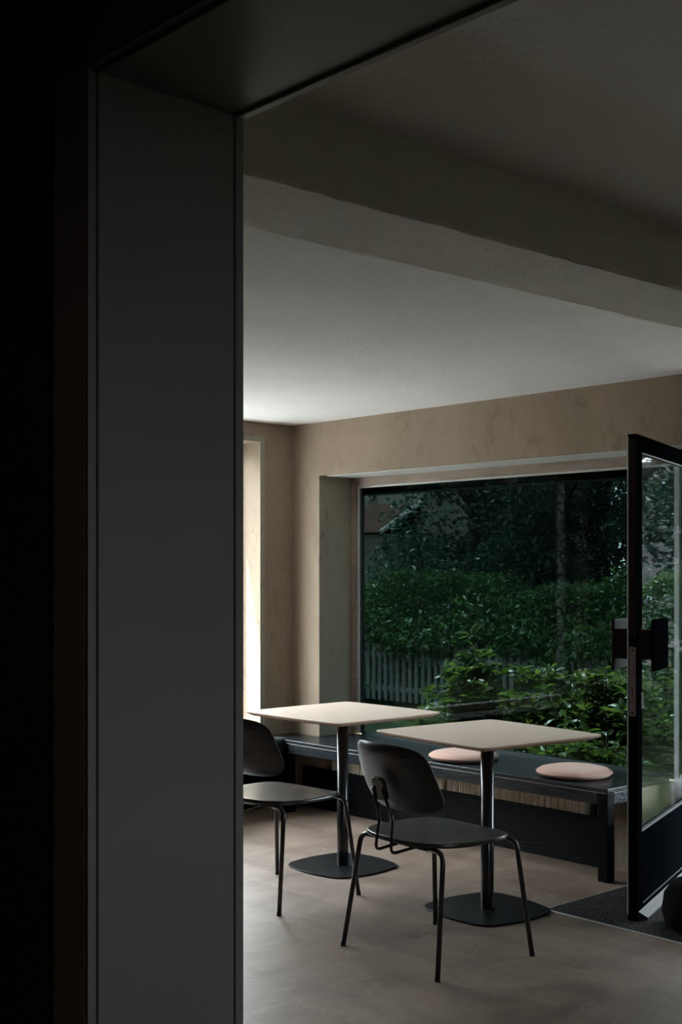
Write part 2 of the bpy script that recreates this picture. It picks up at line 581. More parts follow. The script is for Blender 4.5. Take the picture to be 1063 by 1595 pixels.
# ------------------------------------------------------------------ garden window
XG = 5.25
w = thing('window_1', 'wide garden window with weathered timber frame and dark glass', 'window', (0, 0, 0), kind='structure')
FZ0, FZ1 = 0.43, 1.993
bm = boxes((XG, XG + 0.07, WY1 - 0.045, WY1 - 0.004, FZ0, FZ1), (XG, XG + 0.07, WY0, WY1 - 0.045, FZ1 - 0.05, FZ1))
finish('window_frame', bm, M['raw_frame'], w, bevel=0.003)
bm = boxes((XG + 0.02, XG + 0.06, WY1 - 0.058, WY1 - 0.045, FZ0, FZ1 - 0.05), (XG + 0.02, XG + 0.06, WY0, WY1 - 0.058, FZ1 - 0.060, FZ1 - 0.05))
finish('glazing_bead', bm, M['white_paint'], w)
bm = boxes((XG + 0.03, XG + 0.055, WY1 - 0.070, WY1 - 0.058, FZ0, FZ1 - 0.06), (XG + 0.03, XG + 0.055, WY0, WY1 - 0.07, FZ0 - 0.01, FZ0 + 0.012))
finish('gasket', bm, M['teal'], w)
finish('glass_pane', boxes((XG + 0.040, XG + 0.046, WY0, WY1 - 0.07, FZ0 + 0.012, FZ1 - 0.06)), M['glass'], w)
o = finish('window_post', boxes((XG - 0.01, XG + 0.10, WY0 - 0.055, WY0 + 0.003, 0, WZ1), (XG - 0.02, XG + 0.02, WY0 - 0.035, WY0 - 0.02, 0.43, WZ1)), M['white_paint'], w, bevel=0.004)
tag(o, 'white painted post between window and door')
o = finish('shutter_box', boxes((5.335, 5.47, 3.31, WY1 + 0.05, 1.898, 2.16)), M['teal'])
tag(o, 'dark shutter box fixed outside above the garden window', 'shutter box')

# side window (bright)
w = thing('window_2', 'side window in the back wall letting in bright daylight', 'window', (0, 0, 0), kind='structure')
bm = boxes((LX0, LX0 + 0.06, 6.13, 6.2, 0.43, LZ1), (LX1 - 0.035, LX1, 6.13, 6.2, 0.43, LZ1), (LX0, LX1, 6.13, 6.2, LZ1 - 0.05, LZ1), (LX0, LX1, 6.13, 6.2, 0.405, 0.46))
finish('window_frame', bm, M['white_paint'], w, bevel=0.003)
finish('glass_pane', boxes((LX0 + 0.06, LX1 - 0.035, 6.16, 6.166, 0.46, LZ1 - 0.05)), M['glass_clear'], w)

w = thing('added_window_3', 'unseen window added in the near end wall for daylight on the jamb', 'window', (0, 0, 0), kind='structure')  # added out of view to throw daylight on the jamb and beam face
finish('window_frame', boxes((1.6, 1.66, -2.18, -2.12, 0.9, 2.0), (2.74, 2.8, -2.18, -2.12, 0.9, 2.0), (1.66, 2.74, -2.18, -2.12, 1.94, 2.0), (1.66, 2.74, -2.18, -2.12, 0.9, 0.96)), M['white_paint'], w)
finish('glass_pane', boxes((1.66, 2.74, -2.155, -2.149, 0.96, 1.94)), M['glass_mid'], w)
w = thing('added_window_4', 'unseen small window added to lighten the near room', 'window', (0, 0, 0), kind='structure')  # added out of view so the architrave gets a little light
finish('glass_pane', boxes((-2.555, -2.55, -1.1, -0.75, 1.4, 1.75)), M['glass_mid'], w)
# ------------------------------------------------------------------ open door
DU = Vector((0.9415, 0.337, 0))
DN = Vector((0.337, -0.9415, 0))
DA = math.atan2(DU.y, DU.x)
d = thing('door_1', 'black glazed door standing open into the room', 'door', (4.289, 3.0025, 0), DA, kind='structure')
# local x runs from the free edge to the hinge, local -y is the outdoor face
DW, DT, DH = 1.035, 0.040, 1.978
def dbox(name, x0, x1, n0, n1, z0, z1, m, parent=d, bevel=0.0):
    return finish(name, boxes((x0, x1, -n1, -n0, z0, z1)), m, parent, bevel=bevel)
dbox('stile', 0, 0.078, 0, DT, 0.006, DH, M['black_door'], bevel=0.0025)
dbox('stile', DW - 0.09, DW, 0, DT, 0.006, DH, M['black_door'], bevel=0.0025)
dbox('top_rail', 0.078, DW - 0.09, 0, DT, DH - 0.068, DH, M['black_door'], bevel=0.002)
dbox('middle_rail', 0.078, DW - 0.09, 0, DT, 0.27, 0.352, M['black_door'], bevel=0.002)
dbox('bottom_rail', 0.078, DW - 0.09, 0, DT, 0.006, 0.062, M['black_door'], bevel=0.002)
dbox('lower_panel', 0.078, DW - 0.09, 0.01, DT - 0.003, 0.062, 0.27, M['black_door'])
bm = boxes((0.085, DW - 0.09, -DT - 0.0012, -DT + 0.004, 0.060, 0.064))
finish('panel_moulding', bm, M['bar'], d)
dbox('glass_pane', 0.078, DW - 0.09, 0.018, 0.023, 0.352, DH - 0.068, M['glass_door'])
bm = boxes((0.080, DW - 0.09, -0.036, -0.024, DH - 0.074, DH - 0.068), (0.080, DW - 0.09, -0.036, -0.024, 0.352, 0.362))
finish('glazing_bead', bm, M['bar'], d)
dbox('edge_strip', -0.0012, 0.001, 0.006, DT - 0.004, 1.15, DH - 0.02, M['brown_edge'])
bm = boxes((-0.0014, 0.001, -0.0034, 0.0008, 0.03, DH - 0.01))
o = finish('worn_edge', bm, M['white_paint'], d)
tag(o, 'pale worn line along the door edge')
# lock faceplate in the edge
fp = dbox('lock_faceplate', -0.003, 0.002, 0.008, 0.034, 0.835, 1.116, M['steel'], bevel=0.001)
finish('latch', boxes((-0.010, 0.0, -0.026, -0.016, 1.025, 1.052)), M['steel'], fp, bevel=0.002)
bm = boxes((-0.0036, 0.0, -0.024, -0.018, 1.096, 1.106), (-0.0036, 0.0, -0.0225, -0.0195, 0.915, 0.955),
           (-0.0036, 0.0, -0.024, -0.018, 0.886, 0.892), (-0.0036, 0.0, -0.0275, -0.0235, 1.028, 1.050))
finish('slot', bm, M['hole'], fp)
bm = bmesh.new()
tube(bm, [(-0.0038, -0.021, 0.848), (0.001, -0.021, 0.848)], 0.005, 12)
finish('screw', bm, M['brown_edge'], fp)
# small escutcheon on the outdoor face
dbox('escutcheon', 0.028, 0.064, DT - 0.001, DT + 0.010, 0.862, 0.927, M['brown_edge'], bevel=0.003)
# pull handles: a plate held off each face by a block
for s, lab in ((1, 'outdoor pull handle'), (-1, 'indoor pull handle')):
    n0, n1 = (DT, DT + 0.055) if s > 0 else (-0.055, 0.0)
    h = dbox('pull_handle', 0.012, 0.082, n0, n1, 1.066, 1.186, M['brown_edge'], bevel=0.003)
    m0, m1 = (n1, n1 + 0.014) if s > 0 else (n0 - 0.014, n0)
    bmx = boxes((0.0, 0.235, -m1, -m0, 1.018, 1.228))
    finish('grip_plate', bmx, M['black_door'] if s > 0 else M['brown_edge'], h, bevel=0.006)
# weather bar at the foot of the outdoor face
bm = bmesh.new()
prof = [(-DT + 0.001, 0.042), (-DT - 0.038, 0.022), (-DT - 0.038, 0.014), (-DT + 0.001, 0.012)]
va = [bm.verts.new((0.02, a, b)) for a, b in prof]
vb = [bm.verts.new((DW - 0.05, a, b)) for a, b in prof]
for k in range(4):
    bm.faces.new((va[k], va[(k + 1) % 4], vb[(k + 1) % 4], vb[k]))
bm.faces.new(va[::-1]); bm.faces.new(vb)
bmesh.ops.recalc_face_normals(bm, faces=bm.faces)
o = finish('weather_bar', bm, M['bar'], d)
tag(o, 'grey sloping weather bar')
for z in (0.25, 1.0, 1.75):
    bm = bmesh.new()
    tube(bm, [(DW + 0.008, -0.0, z - 0.05), (DW + 0.008, -0.0, z + 0.05)], 0.009, 10)
    finish('hinge', bm, M['steel'], d)

# door frame around the doorway
bm = boxes((XG, XG + 0.10, DY0, DY0 + 0.05, 0, WZ1), (XG, XG + 0.10, DY0 + 0.05, WY0 - 0.055, WZ1 - 0.012, WZ1 - 0.004))
o = finish('trim_8', bm, M['white_paint'])
tag(o, 'white door frame jamb', 'door frame', kind='structure')

# porch roof added outside the door to cut sky light through the doorway
o = finish('added_porch_roof', boxes((5.34, 7.3, 0.4, 3.3, 2.17, 2.27)), M['black_door'])
tag(o, 'dark flat porch roof added outside above the open door to block sky light', 'porch roof')
# sunk door mat
o = finish('door_mat', boxes((4.19, 5.24, 2.10, 3.335, 0.0005, 0.006)), M['mat_'])
tag(o, 'black coarse fibre entrance mat on the floor below the open door', 'door mat')
bm = boxes((4.182, 4.19, 2.092, 3.343, 0.0003, 0.004), (4.19, 5.24, 3.335, 3.343, 0.0003, 0.004))
o = finish('trim_9', bm, M['white_paint'])
tag(o, 'thin pale frame around the sunk entrance mat', 'mat frame', kind='structure')

# black bag on the mat at the frame's edge
bm = bmesh.new()
prof = [(0.0, 0.007), (0.12, 0.007), (0.155, 0.03), (0.165, 0.08), (0.155, 0.14), (0.125, 0.185), (0.07, 0.205), (0.0, 0.21)]
lathe(bm, prof, 32)
for v in bm.verts:
    a = math.atan2(v.co.y, v.co.x)
    k = 1 + 0.05 * math.sin(3 * a + v.co.z * 20)
    v.co.x *= k
    v.co.y *= k * 0.85
o = finish('sandbag', bm, M['cloth'], smooth=True, loc=(4.41, 2.745, 0), rotz=0.3)
tag(o, 'black rounded weight bag on the mat beside the open door', 'bag')

# cable on the head above the door
bm = bmesh.new()
tube(bm, fillet([(5.03, 3.40, 1.989), (5.05, 3.20, 1.978), (5.04, 2.9, 1.989), (5.05, 2.4, 1.989)], 0.1), 0.0035, 8)
o = finish('cable', bm, M['black_metal'])
tag(o, 'thin black cable under the head above the open door', 'cable')

# ------------------------------------------------------------------ bench
XBF, ZBT = 4.749, 0.429
YE, YL = 3.433, 5.734
b = thing('corner_bench', 'black stained timber bench running below the window and round the corner', 'bench', (0, 0, 0))
def board(name, x0, x1, y0, y1, z0, z1, bevel=0.003, label=None):
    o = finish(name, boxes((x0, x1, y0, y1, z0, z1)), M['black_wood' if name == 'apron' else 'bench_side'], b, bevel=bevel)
    if label:
        tag(o, label)
    return o
# top: L shape incl. the window board
bm = bmesh.new()
out = [(XBF, YE), (XG, YE), (XG, WY1 - 0.006), (XW - 0.002, WY1 - 0.006), (XW - 0.002, YB - 0.002), (1.6, YB - 0.002), (1.6, YL), (XBF, YL)]
lo = [bm.verts.new((x, y, ZBT - 0.021)) for x, y in out]
hi = [bm.verts.new((x, y, ZBT)) for x, y in out]
bm.faces.new(hi); bm.faces.new(lo[::-1])
for k in range(len(out)):
    k2 = (k + 1) % len(out)
    bm.faces.new((lo[k], lo[k2], hi[k2], hi[k]))
bmesh.ops.recalc_face_normals(bm, faces=bm.faces)
finish('bench_top', bm, M['black_wood'], b, bevel=0.003)
ZA = ZBT - 0.022
board('apron', XBF + 0.001, XBF + 0.024, YE + 0.056, YL + 0.0, ZA - 0.056, ZA)
board('apron', XBF + 0.0565, XG, YE + 0.004, YE + 0.026, ZA - 0.056, ZA)
board('apron', 1.6, XBF + 0.0, YL + 0.004, YL + 0.026, ZA - 0.056, ZA)
board('leg', XBF + 0.001, XBF + 0.056, YE + 0.001, YE + 0.055, 0, ZA)
board('leg', XBF + 0.001, XBF + 0.056, YL - 0.03, YL + 0.026, 0, ZA)
board('leg', 1.66, 1.715, YL + 0.004, YL + 0.059, 0, ZA)
board('lower_panel', XW - 0.022, XW - 0.002, 3.60, YL + 0.1, 0, 0.241)
board('lower_panel', 1.6, XW - 0.03, YB - 0.03, YB - 0.004, 0, ZA)

o = finish('seam', boxes((XBF + 0.0002, XBF + 0.003, YE + 0.01, YL - 0.01, ZA - 0.0012, ZA + 0.0012)), M['raw_frame'], b)
tag(o, 'pale worn seam below the bench top')
# radiators in the niche
for i, (ya, yb) in enumerate(((3.735, 4.66), (4.69, 5.60))):
    side = ('right', 'left')[i]
    rd = thing('radiator', 'cream ribbed radiator in the slot below the bench, %s' % ('nearer the door' if i == 0 else 'nearer the room corner'), 'radiator', (5.004, ya, 0), group='radiators under the bench')
    L = yb - ya
    finish('radiator_body', boxes((0, 0.06, 0, L, 0.08, 0.385)), M['cream'], rd, bevel=0.004)
    n = 22
    for k in range(n):
        bm = bmesh.new()
        y = L * (k + 0.5) / n
        box(bm, -0.010, 0.0, y - L / n * 0.40, y + L / n * 0.40, 0.09, 0.375)
        if i == 0:
            for q in (-0.009, 0.006):
                tube(bm, [(-0.011, y + q, 0.09), (-0.011, y + q, 0.375)], 0.0035, 8)
        finish('fin', bm, M['cream'], rd, bevel=0.002)
    finish('valve', boxes((0.01, 0.04, -0.025, 0.0, 0.10, 0.14)), M['steel'], rd, bevel=0.004)

# ------------------------------------------------------------------ seat cushions
def cushion(x, y, rz, label):
    c = thing('seat_cushion', label, 'cushion', (x, y, ZBT + 0.0005), rz, 'pink cushions on the bench')
    bm = bmesh.new()
    prof = [(0.0, 0.0), (0.14, 0.0), (0.168, 0.005), (0.180, 0.014), (0.184, 0.020), (0.180, 0.027), (0.165, 0.036), (0.13, 0.044), (0.08, 0.049), (0.0, 0.050)]
    lathe(bm, prof, 64)
    finish('cover', bm, M['pink'], c, smooth=True)
    bm = bmesh.new()
    tube(bm, [(0.184 * math.cos(2 * math.pi * k / 64), 0.184 * math.sin(2 * math.pi * k / 64), 0.0205) for k in range(65)], 0.0016, 6, caps=False)
    finish('piping', bm, M['pink'], c, smooth=True)
cushion(4.953, 3.775, 0.0, 'round pink felt cushion on the bench, nearer the open door')
cushion(4.950, 4.497, 0.7, 'round pink felt cushion on the bench half hidden behind the near table')

# ------------------------------------------------------------------ tables
def make_table():
    t = thing('cafe_table', 'x', 'table', group='square pedestal tables')
    bm = bmesh.new()
    H = 0.745
    a = rrect(0.340, 0.340, 0.028, 8, 0.008)
    sc = lambda o, k: [(x * k, y * k) for x, y in o]
    stack(bm, [(sc(a, 0.925), H - 0.020), (sc(a, 0.998), H - 0.008), (a, H - 0.006), (a, H - 0.0015), (sc(a, 0.996), H)], mis=[1, 1, 1, 0])
    # last ring ramp: top face gets slot 0
    top = finish('tabletop', bm, [M['maple'], M['edge']], t)
    bm = bmesh.new()
    box(bm, -0.14, 0.14, -0.02, 0.02, H - 0.024, H - 0.0205)
    box(bm, -0.02, 0.02, -0.14, 0.14, H - 0.024, H - 0.0205)
    finish('support_cross', bm, M['black_metal'], t)
    bm = bmesh.new()
    lathe(bm, [(0.0, 0.007), (0.027, 0.007), (0.0275, 0.009), (0.0275, H - 0.0235), (0.0, H - 0.0235)], 40)
    p = finish('pole', bm, M['black_metal'], t)
    for f in p.data.polygons:
        f.use_smooth = abs(f.normal.z) < 0.5
    bm = bmesh.new()
    q = rrect(0.215, 0.215, 0.10, 10, 0.014)
    stack(bm, [(sc(q, 0.995), 0.0), (q, 0.0015), (q, 0.0065), (sc(q, 0.996), 0.008)])
    finish('base_plate', bm, M['base_metal'], t)
    return t
t2 = make_table()
t1 = copy_tree(t2)
t2.location = (4.008, 3.507, 0.0)
t2.rotation_euler.z = R(-6.0)
t2['label'] = 'square pale beech table on a black pedestal, the nearer one in front of the bench'
t1.location = (4.085, 4.496, 0.0)
t1.rotation_euler.z = R(0.0)
t1['label'] = 'square pale beech table on a black pedestal, the farther one near the room corner'

# ------------------------------------------------------------------ chairs
def shell_grid(bm, fn, nu, nv, thick):
    """closed shell from fn(u,v)->(Vector) u,v in -1..1 on a squircle grid"""
    top = [[None] * (nv + 1) for _ in range(nu + 1)]
    for i in range(nu + 1):
        for j in range(nv + 1):
            top[i][j] = bm.verts.new(fn(-1 + 2 * i / nu, -1 + 2 * j / nv))
    fs = []
    for i in range(nu):
        for j in range(nv):
            fs.append(bm.faces.new((top[i][j], top[i + 1][j], top[i + 1][j + 1], top[i][j + 1])))
    return fs

def sq2super(u, v, n):
    """map square to superellipse of exponent n, keeping a regular grid"""
    m = max(abs(u), abs(v))
    if m < 1e-9:
        return 0.0, 0.0
    k = (abs(u / m) ** n + abs(v / m) ** n) ** (-1 / n)
    return u * k, v * k

def seat_fn(u, v):
    # local: +x forward, y sideways
    x, y = sq2super(u, v, 3.2)
    hx, hy = 0.236, 0.238
    # rounder at the back, squarer in front
    if x < 0:
        y2 = y * (1 - 0.13 * (x * x))
    else:
        y2 = y * (1 + 0.01 * x)
        x = x * (1 - 0.05 * y * y)
    X, Y = x * hx, y2 * hy
    r = min(1.0, (abs(x) ** 3 + abs(y) ** 3) ** (1 / 3))
    z = 0.452 - 0.010 * math.cos(min(1, r) * math.pi / 2) * (1 if x < 0.3 else 1 - (x - 0.3))
    z += 0.006 * max(0, -x) ** 2
    z -= 0.014 * max(0, x - 0.55) ** 2 / 0.2
    return Vector((X, Y, z))

def back_fn(u, v):
    # u sideways, v up
    y, z = sq2super(u, v, 3.9)
    wy = 0.207 * (1 - 0.055 * (z + 0.1))
    Y = y * wy
    Z = 0.676 + z * 0.127
    # curve round the sitter, edges rolled towards the sitter
    x = -0.252 - 0.055 * z + 0.052 * y * y 
    r = (abs(y) ** 3 + abs(z) ** 3) ** (1 / 3)
    x += 0.017 * (max(0, r - 0.70) / 0.30) ** 1.6
    return Vector((x, Y, Z))

def make_chair():
    c = thing('cafe_chair', 'x', 'chair', group='black chairs at the tables')
    bm = bmesh.new()
    shell_grid(bm, seat_fn, 28, 28, 0.01)
    o = finish('seat', bm, M['seat'], c, smooth=True)
    s = o.modifiers.new('solid', 'SOLIDIFY'); s.thickness = 0.017; s.offset = -1
    bv = o.modifiers.new('bevel', 'BEVEL'); bv.width = 0.003; bv.segments = 2; bv.limit_method = 'ANGLE'
    bm = bmesh.new()
    shell_grid(bm, back_fn, 28, 28, 0.01)
    o = finish('backrest', bm, M['shell'], c, smooth=True)
    s = o.modifiers.new('solid', 'SOLIDIFY'); s.thickness = 0.010; s.offset = 0
    bv = o.modifiers.new('bevel', 'BEVEL'); bv.width = 0.003; bv.segments = 2; bv.limit_method = 'ANGLE'
    # feet at (+-0.232, +-0.265); cross tubes under the seat
    zt = 0.428
    r = 0.0095
    for sx, tx, ty in ((-1, 0.170, 0.225), (1, 0.185, 0.222)):
        bm = bmesh.new()
        tube(bm, [(sx * tx, -0.155, zt), (sx * tx, 0.155, zt)], r, 14)
        finish('cross_tube', bm, M['black_metal'], c, smooth=True)
        for sy in (-1, 1):
            bm = bmesh.new()
            pts = fillet([(sx * 0.236, sy * 0.265, 0.004), (sx * (tx + 0.006), sy * (ty + 0.004), zt), (sx * tx, sy * 0.150, zt)], 0.048, 9)
            tube(bm, pts, r, 14)
            lg = finish('leg', bm, M['black_metal'], c, smooth=True)
            bm = bmesh.new()
            dx = Vector((sx * 0.236, sy * 0.265, 0.0))
            tube(bm, [dx, dx + Vector((0, 0, 0.012))], 0.0102, 14)
            finish('glide', bm, M['hole'], lg, smooth=True)
    for sy in (-1, 1):
        bm = bmesh.new()
        tube(bm, [(-0.170, sy * 0.09, zt + 0.004), (0.185, sy * 0.09, zt + 0.004)], 0.006, 10)
        finish('side_rail', bm, M['black_metal'], c, smooth=True)
        bm = bmesh.new()
        pts = fillet([(-0.287, sy * 0.025, 0.640), (-0.245, sy * 0.038, 0.520), (-0.262, sy * 0.043, 0.405), (-0.17, sy * 0.046, 0.413), (-0.05, sy * 0.05, 0.424)],
                     [0, 0.06, 0.022, 0.03, 0], 8)
        tube(bm, pts, 0.0058, 12)
        finish('back_support', bm, M['black_metal'], c, smooth=True)
    # rounded bracket behind the backrest
    bm = bmesh.new()
    q = rrect(0.031, 0.044, 0.016, 6)
    stack(bm, [([(x * 0.95, y * 0.96) for x, y in q], 0), (q, 0.003), (q, 0.014), ([(x * 0.95, y * 0.96) for x, y in q], 0.017)])
    # local stack axis z -> chair -x, x->y, y->z
    rot = Matrix(((0, 0, -1, -0.266), (1, 0, 0, 0), (0, 1, 0, 0.640), (0, 0, 0, 1)))
    tilt = Matrix.Translation((-0.262, 0, 0.640)) @ Matrix.Rotation(R(-17), 4, 'Y') @ Matrix.Translation((0.262, 0, -0.640))
    bm.transform(tilt @ rot)
    bmesh.ops.recalc_face_normals(bm, faces=bm.faces)
    finish('back_bracket', bm, M['black_metal'], c, bevel=0.002)
    return c
c2 = make_chair()
c1 = copy_tree(c2)
c2.location = (3.432, 3.255, 0)
c2.rotation_euler.z = R(-4.2)
c2['label'] = 'black chair with grey seat pushed under the nearer table'
c1.location = (3.522, 4.300, 0)
c1.rotation_euler.z = R(3.0)
c1['label'] = 'black chair half hidden by the jamb, at the farther table'

# ------------------------------------------------------------------ garden
GZ = -0.15
def leaves(pts, size, m, name, parent=None, fold=0.25, droop=0.0, aspect=0.55, jitter=0.35, dirs=None, seed=1):
    rnd = random.Random(seed)
    V, F = [], []
    for i, p in enumerate(pts):
        s = size * (1 + rnd.uniform(-jitter, jitter))
        if dirs:
            d = Vector(dirs[i])
        else:
            d = Vector((rnd.gauss(0, 1), rnd.gauss(0, 1), rnd.gauss(0, 0.7)))
        d.normalize()
        up = Vector((rnd.gauss(0, 0.5), rnd.gauss(0, 0.5), 1))
        sd = d.cross(up)
        if sd.length < 1e-4:
            sd = Vector((1, 0, 0))
        sd.normalize()
        nrm = sd.cross(d)
        w = s * aspect * 0.5
        b0 = len(V)
        p = Vector(p)
        lift = nrm * (s * fold * 0.35)
        dr = nrm * (-s * droop)
        V += [p, p + d * s * 0.33 + sd * w + lift, p + d * s * 0.33 - sd * w + lift,
              p + d * s * 0.70 + sd * w * 0.75 + lift + dr * 0.5, p + d * s * 0.70 - sd * w * 0.75 + lift + dr * 0.5, p + d * s + dr, p + d * s * 0.36, p + d * s * 0.70 + dr * 0.5]
        F += [(b0, b0 + 6, b0 + 1), (b0, b0 + 2, b0 + 6), (b0 + 6, b0 + 7, b0 + 3, b0 + 1), (b0 + 6, b0 + 2, b0 + 4, b0 + 7), (b0 + 7, b0 + 5, b0 + 3), (b0 + 7, b0 + 4, b0 + 5)]
    me = bpy.data.meshes.new(name)
    me.from_pydata([tuple(v) for v in V], [], F)
    me.materials.append(m)
    o = bpy.data.objects.new(name, me)
    COL.objects.link(o)
    if parent:
        o.parent = parent
    return o

o = finish('ground', boxes((-20, 60, -40, 60, GZ - 0.3, GZ)), M['grass'])
tag(o, 'garden lawn outside the windows', 'ground', kind='structure')
o = finish('paving', boxes((-3, 5.34, 6.262, 9.2, GZ, GZ + 0.02)), M['paving'])
tag(o, 'pale paving outside the side window', 'paving', kind='structure')
o = finish('paving', boxes((5.35, 6.1, -2, 6.8, GZ, GZ + 0.02)), M['paving'])
tag(o, 'strip of paving along the house below the garden window', 'paving', kind='structure')

# picket fence
fx = 10.4
f = thing('picket_fence', 'weathered grey picket fence at the back of the garden', 'fence', (fx, 7.0, GZ))
rnd = random.Random(3)
y = 0.0
while y < 6.9:
    bm = bmesh.new()
    h = 0.76 + rnd.uniform(-0.025, 0.02)
    wd = 0.052 + rnd.uniform(-0.006, 0.006)
    t = rnd.uniform(-0.006, 0.006)
    vs = []
    for xx in (0.0, 0.018):
        vs.append([bm.verts.new(p) for p in ((xx, y, 0.05), (xx, y + wd, 0.05), (xx, y + wd + t, h - 0.02), (xx, y + wd / 2 + t, h), (xx, y + t, h - 0.02))])
    bm.faces.new(vs[0]); bm.faces.new(vs[1][::-1])
    for k in range(5):
        bm.faces.new((vs[0][k], vs[1][k], vs[1][(k + 1) % 5], vs[0][(k + 1) % 5]))
    bmesh.ops.recalc_face_normals(bm, faces=bm.faces)
    finish('picket', bm, M['fence'], f)
    y += 0.102
for z in (0.16, 0.56):
    finish('rail', boxes((0.018, 0.05, 0, 6.95, z, z + 0.06)), M['fence'], f)
for yy in (0.2, 2.4, 4.6, 6.7):
    finish('post', boxes((0.05, 0.13, yy, yy + 0.08, 0, 0.72)), M['fence'], f)

# hedge behind the fence
def hedge(name, x0, x1, y0, y1, h, n, label, seed, hv=0.12, m='hedge', size=0.055):
    rnd = random.Random(seed)
    pts = []
    for i in range(n):
        yy = rnd.uniform(y0, y1)
        top = h + hv * math.sin(yy * 2.1 + seed) + hv * 0.6 * math.sin(yy * 5.3) + rnd.gauss(0, 0.03)
        k = rnd.random()
        if k < 0.55:
            xx = x0 + abs(rnd.gauss(0, 0.10)) + 0.05 * math.sin(yy * 4)
            zz = rnd.uniform(0.05, top)
        elif k < 0.85:
            xx = rnd.uniform(x0, x1)
            zz = top - abs(rnd.gauss(0, 0.06))
        else:
            xx = rnd.uniform(x0, x1)
            zz = rnd.uniform(0.2, top)
        if zz > top - 0.2 and k < 0.55:
            xx += 0.15 * (1 - (top - zz) / 0.2)
        pts.append((xx - x0, yy - y0, zz))
    h_ = thing(name, label, 'hedge', (x0, y0, GZ))
    leaves(pts, size, M[m], 'foliage', h_, seed=seed)
    q = 0.3
    while q < y1 - y0:
        bm = bmesh.new()
        tube(bm, [((x1 - x0) / 2, q, 0), ((x1 - x0) / 2 + 0.05, q + 0.06, h * 0.55)], 0.03, 6, 0.015)
        finish('stem', bm, M['bark'], h_)
        q += 0.6
hedge('hedge', 10.62, 11.7, 0.5, 14.2, 1.42, 60000, 'dense mid green hedge rising behind the picket fence', 11)

h_ = thing('hedge', 'tall clipped hedge added out of view beyond the pale paving to block low sky', 'hedge', (-12.5, 13.2, GZ))  # added out of view, keeps low sky out of the garden glass reflection
o = finish('added_screen', boxes((-12.5, 8.0, 14.1, 14.16, GZ, 3.2)), M['bark'])  # added solid backing that stops bright sky reflecting through the leaves
tag(o, 'tall dark screen added out of view behind the clipped hedge to block bright reflections', 'fence')
rnd = random.Random(77)
leaves([(rnd.uniform(0, 20.0), rnd.uniform(0, 0.7), rnd.uniform(0, 3.1)) for i in range(26000)], 0.14, M['tree'], 'foliage', h_, seed=12)
# leafy overhang covering the fence top
rnd = random.Random(21)
pts = []
for i in range(5200):
    yy = rnd.uniform(0, 7.5)
    lim = 0.66 + 0.09 * math.sin(yy * 3.1) + 0.05 * math.sin(yy * 7.7)
    zz = lim + abs(rnd.gauss(0, 0.22))
    pts.append((rnd.uniform(-0.22, 0.05) , yy, zz))
sh = thing('climbing_shrub', 'leafy shrub spilling over the top of the picket fence', 'shrub', (10.42, 6.6, GZ))
leaves(pts, 0.07, M['hedge'], 'foliage', sh, seed=4)
for q in (0.8, 2.6, 4.4, 6.2):
    bm = bmesh.new()
    tube(bm, [(0.14, q, 0.0), (0.12, q + 0.1, 0.5), (-0.05, q + 0.2, 0.95)], 0.016, 6, 0.006)
    finish('stem', bm, M['bark'], sh)

# vine on the fence
rnd = random.Random(5)
pts, dirs = [], []
path = [(-0.05, 11.55, 0.62), (-0.05, 11.45, 0.45), (-0.05, 11.6, 0.36), (-0.05, 11.35, 0.22), (-0.05, 11.2, 0.12)]
for i in range(150):
    a = rnd.choice(path)
    pts.append((a[0] - rnd.uniform(0, 0.05), a[1] - 11.2 + rnd.gauss(0, 0.13), a[2] + rnd.gauss(0, 0.07)))
    dirs.append((-0.5, rnd.gauss(0, 0.8), rnd.gauss(-0.2, 0.5)))
vn = thing('vine', 'bright green vine climbing on the picket fence', 'vine', (fx, 11.2, GZ))
leaves(pts, 0.085, M['vine'], 'foliage', vn, dirs=dirs, aspect=0.8, seed=6)
bm = bmesh.new()
tube(bm, [(-0.03, 0.05, 0), (-0.03, 0.15, 0.2), (-0.03, 0.35, 0.4), (-0.03, 0.3, 0.62)], 0.006, 6)
finish('stem', bm, M['twig'], vn)

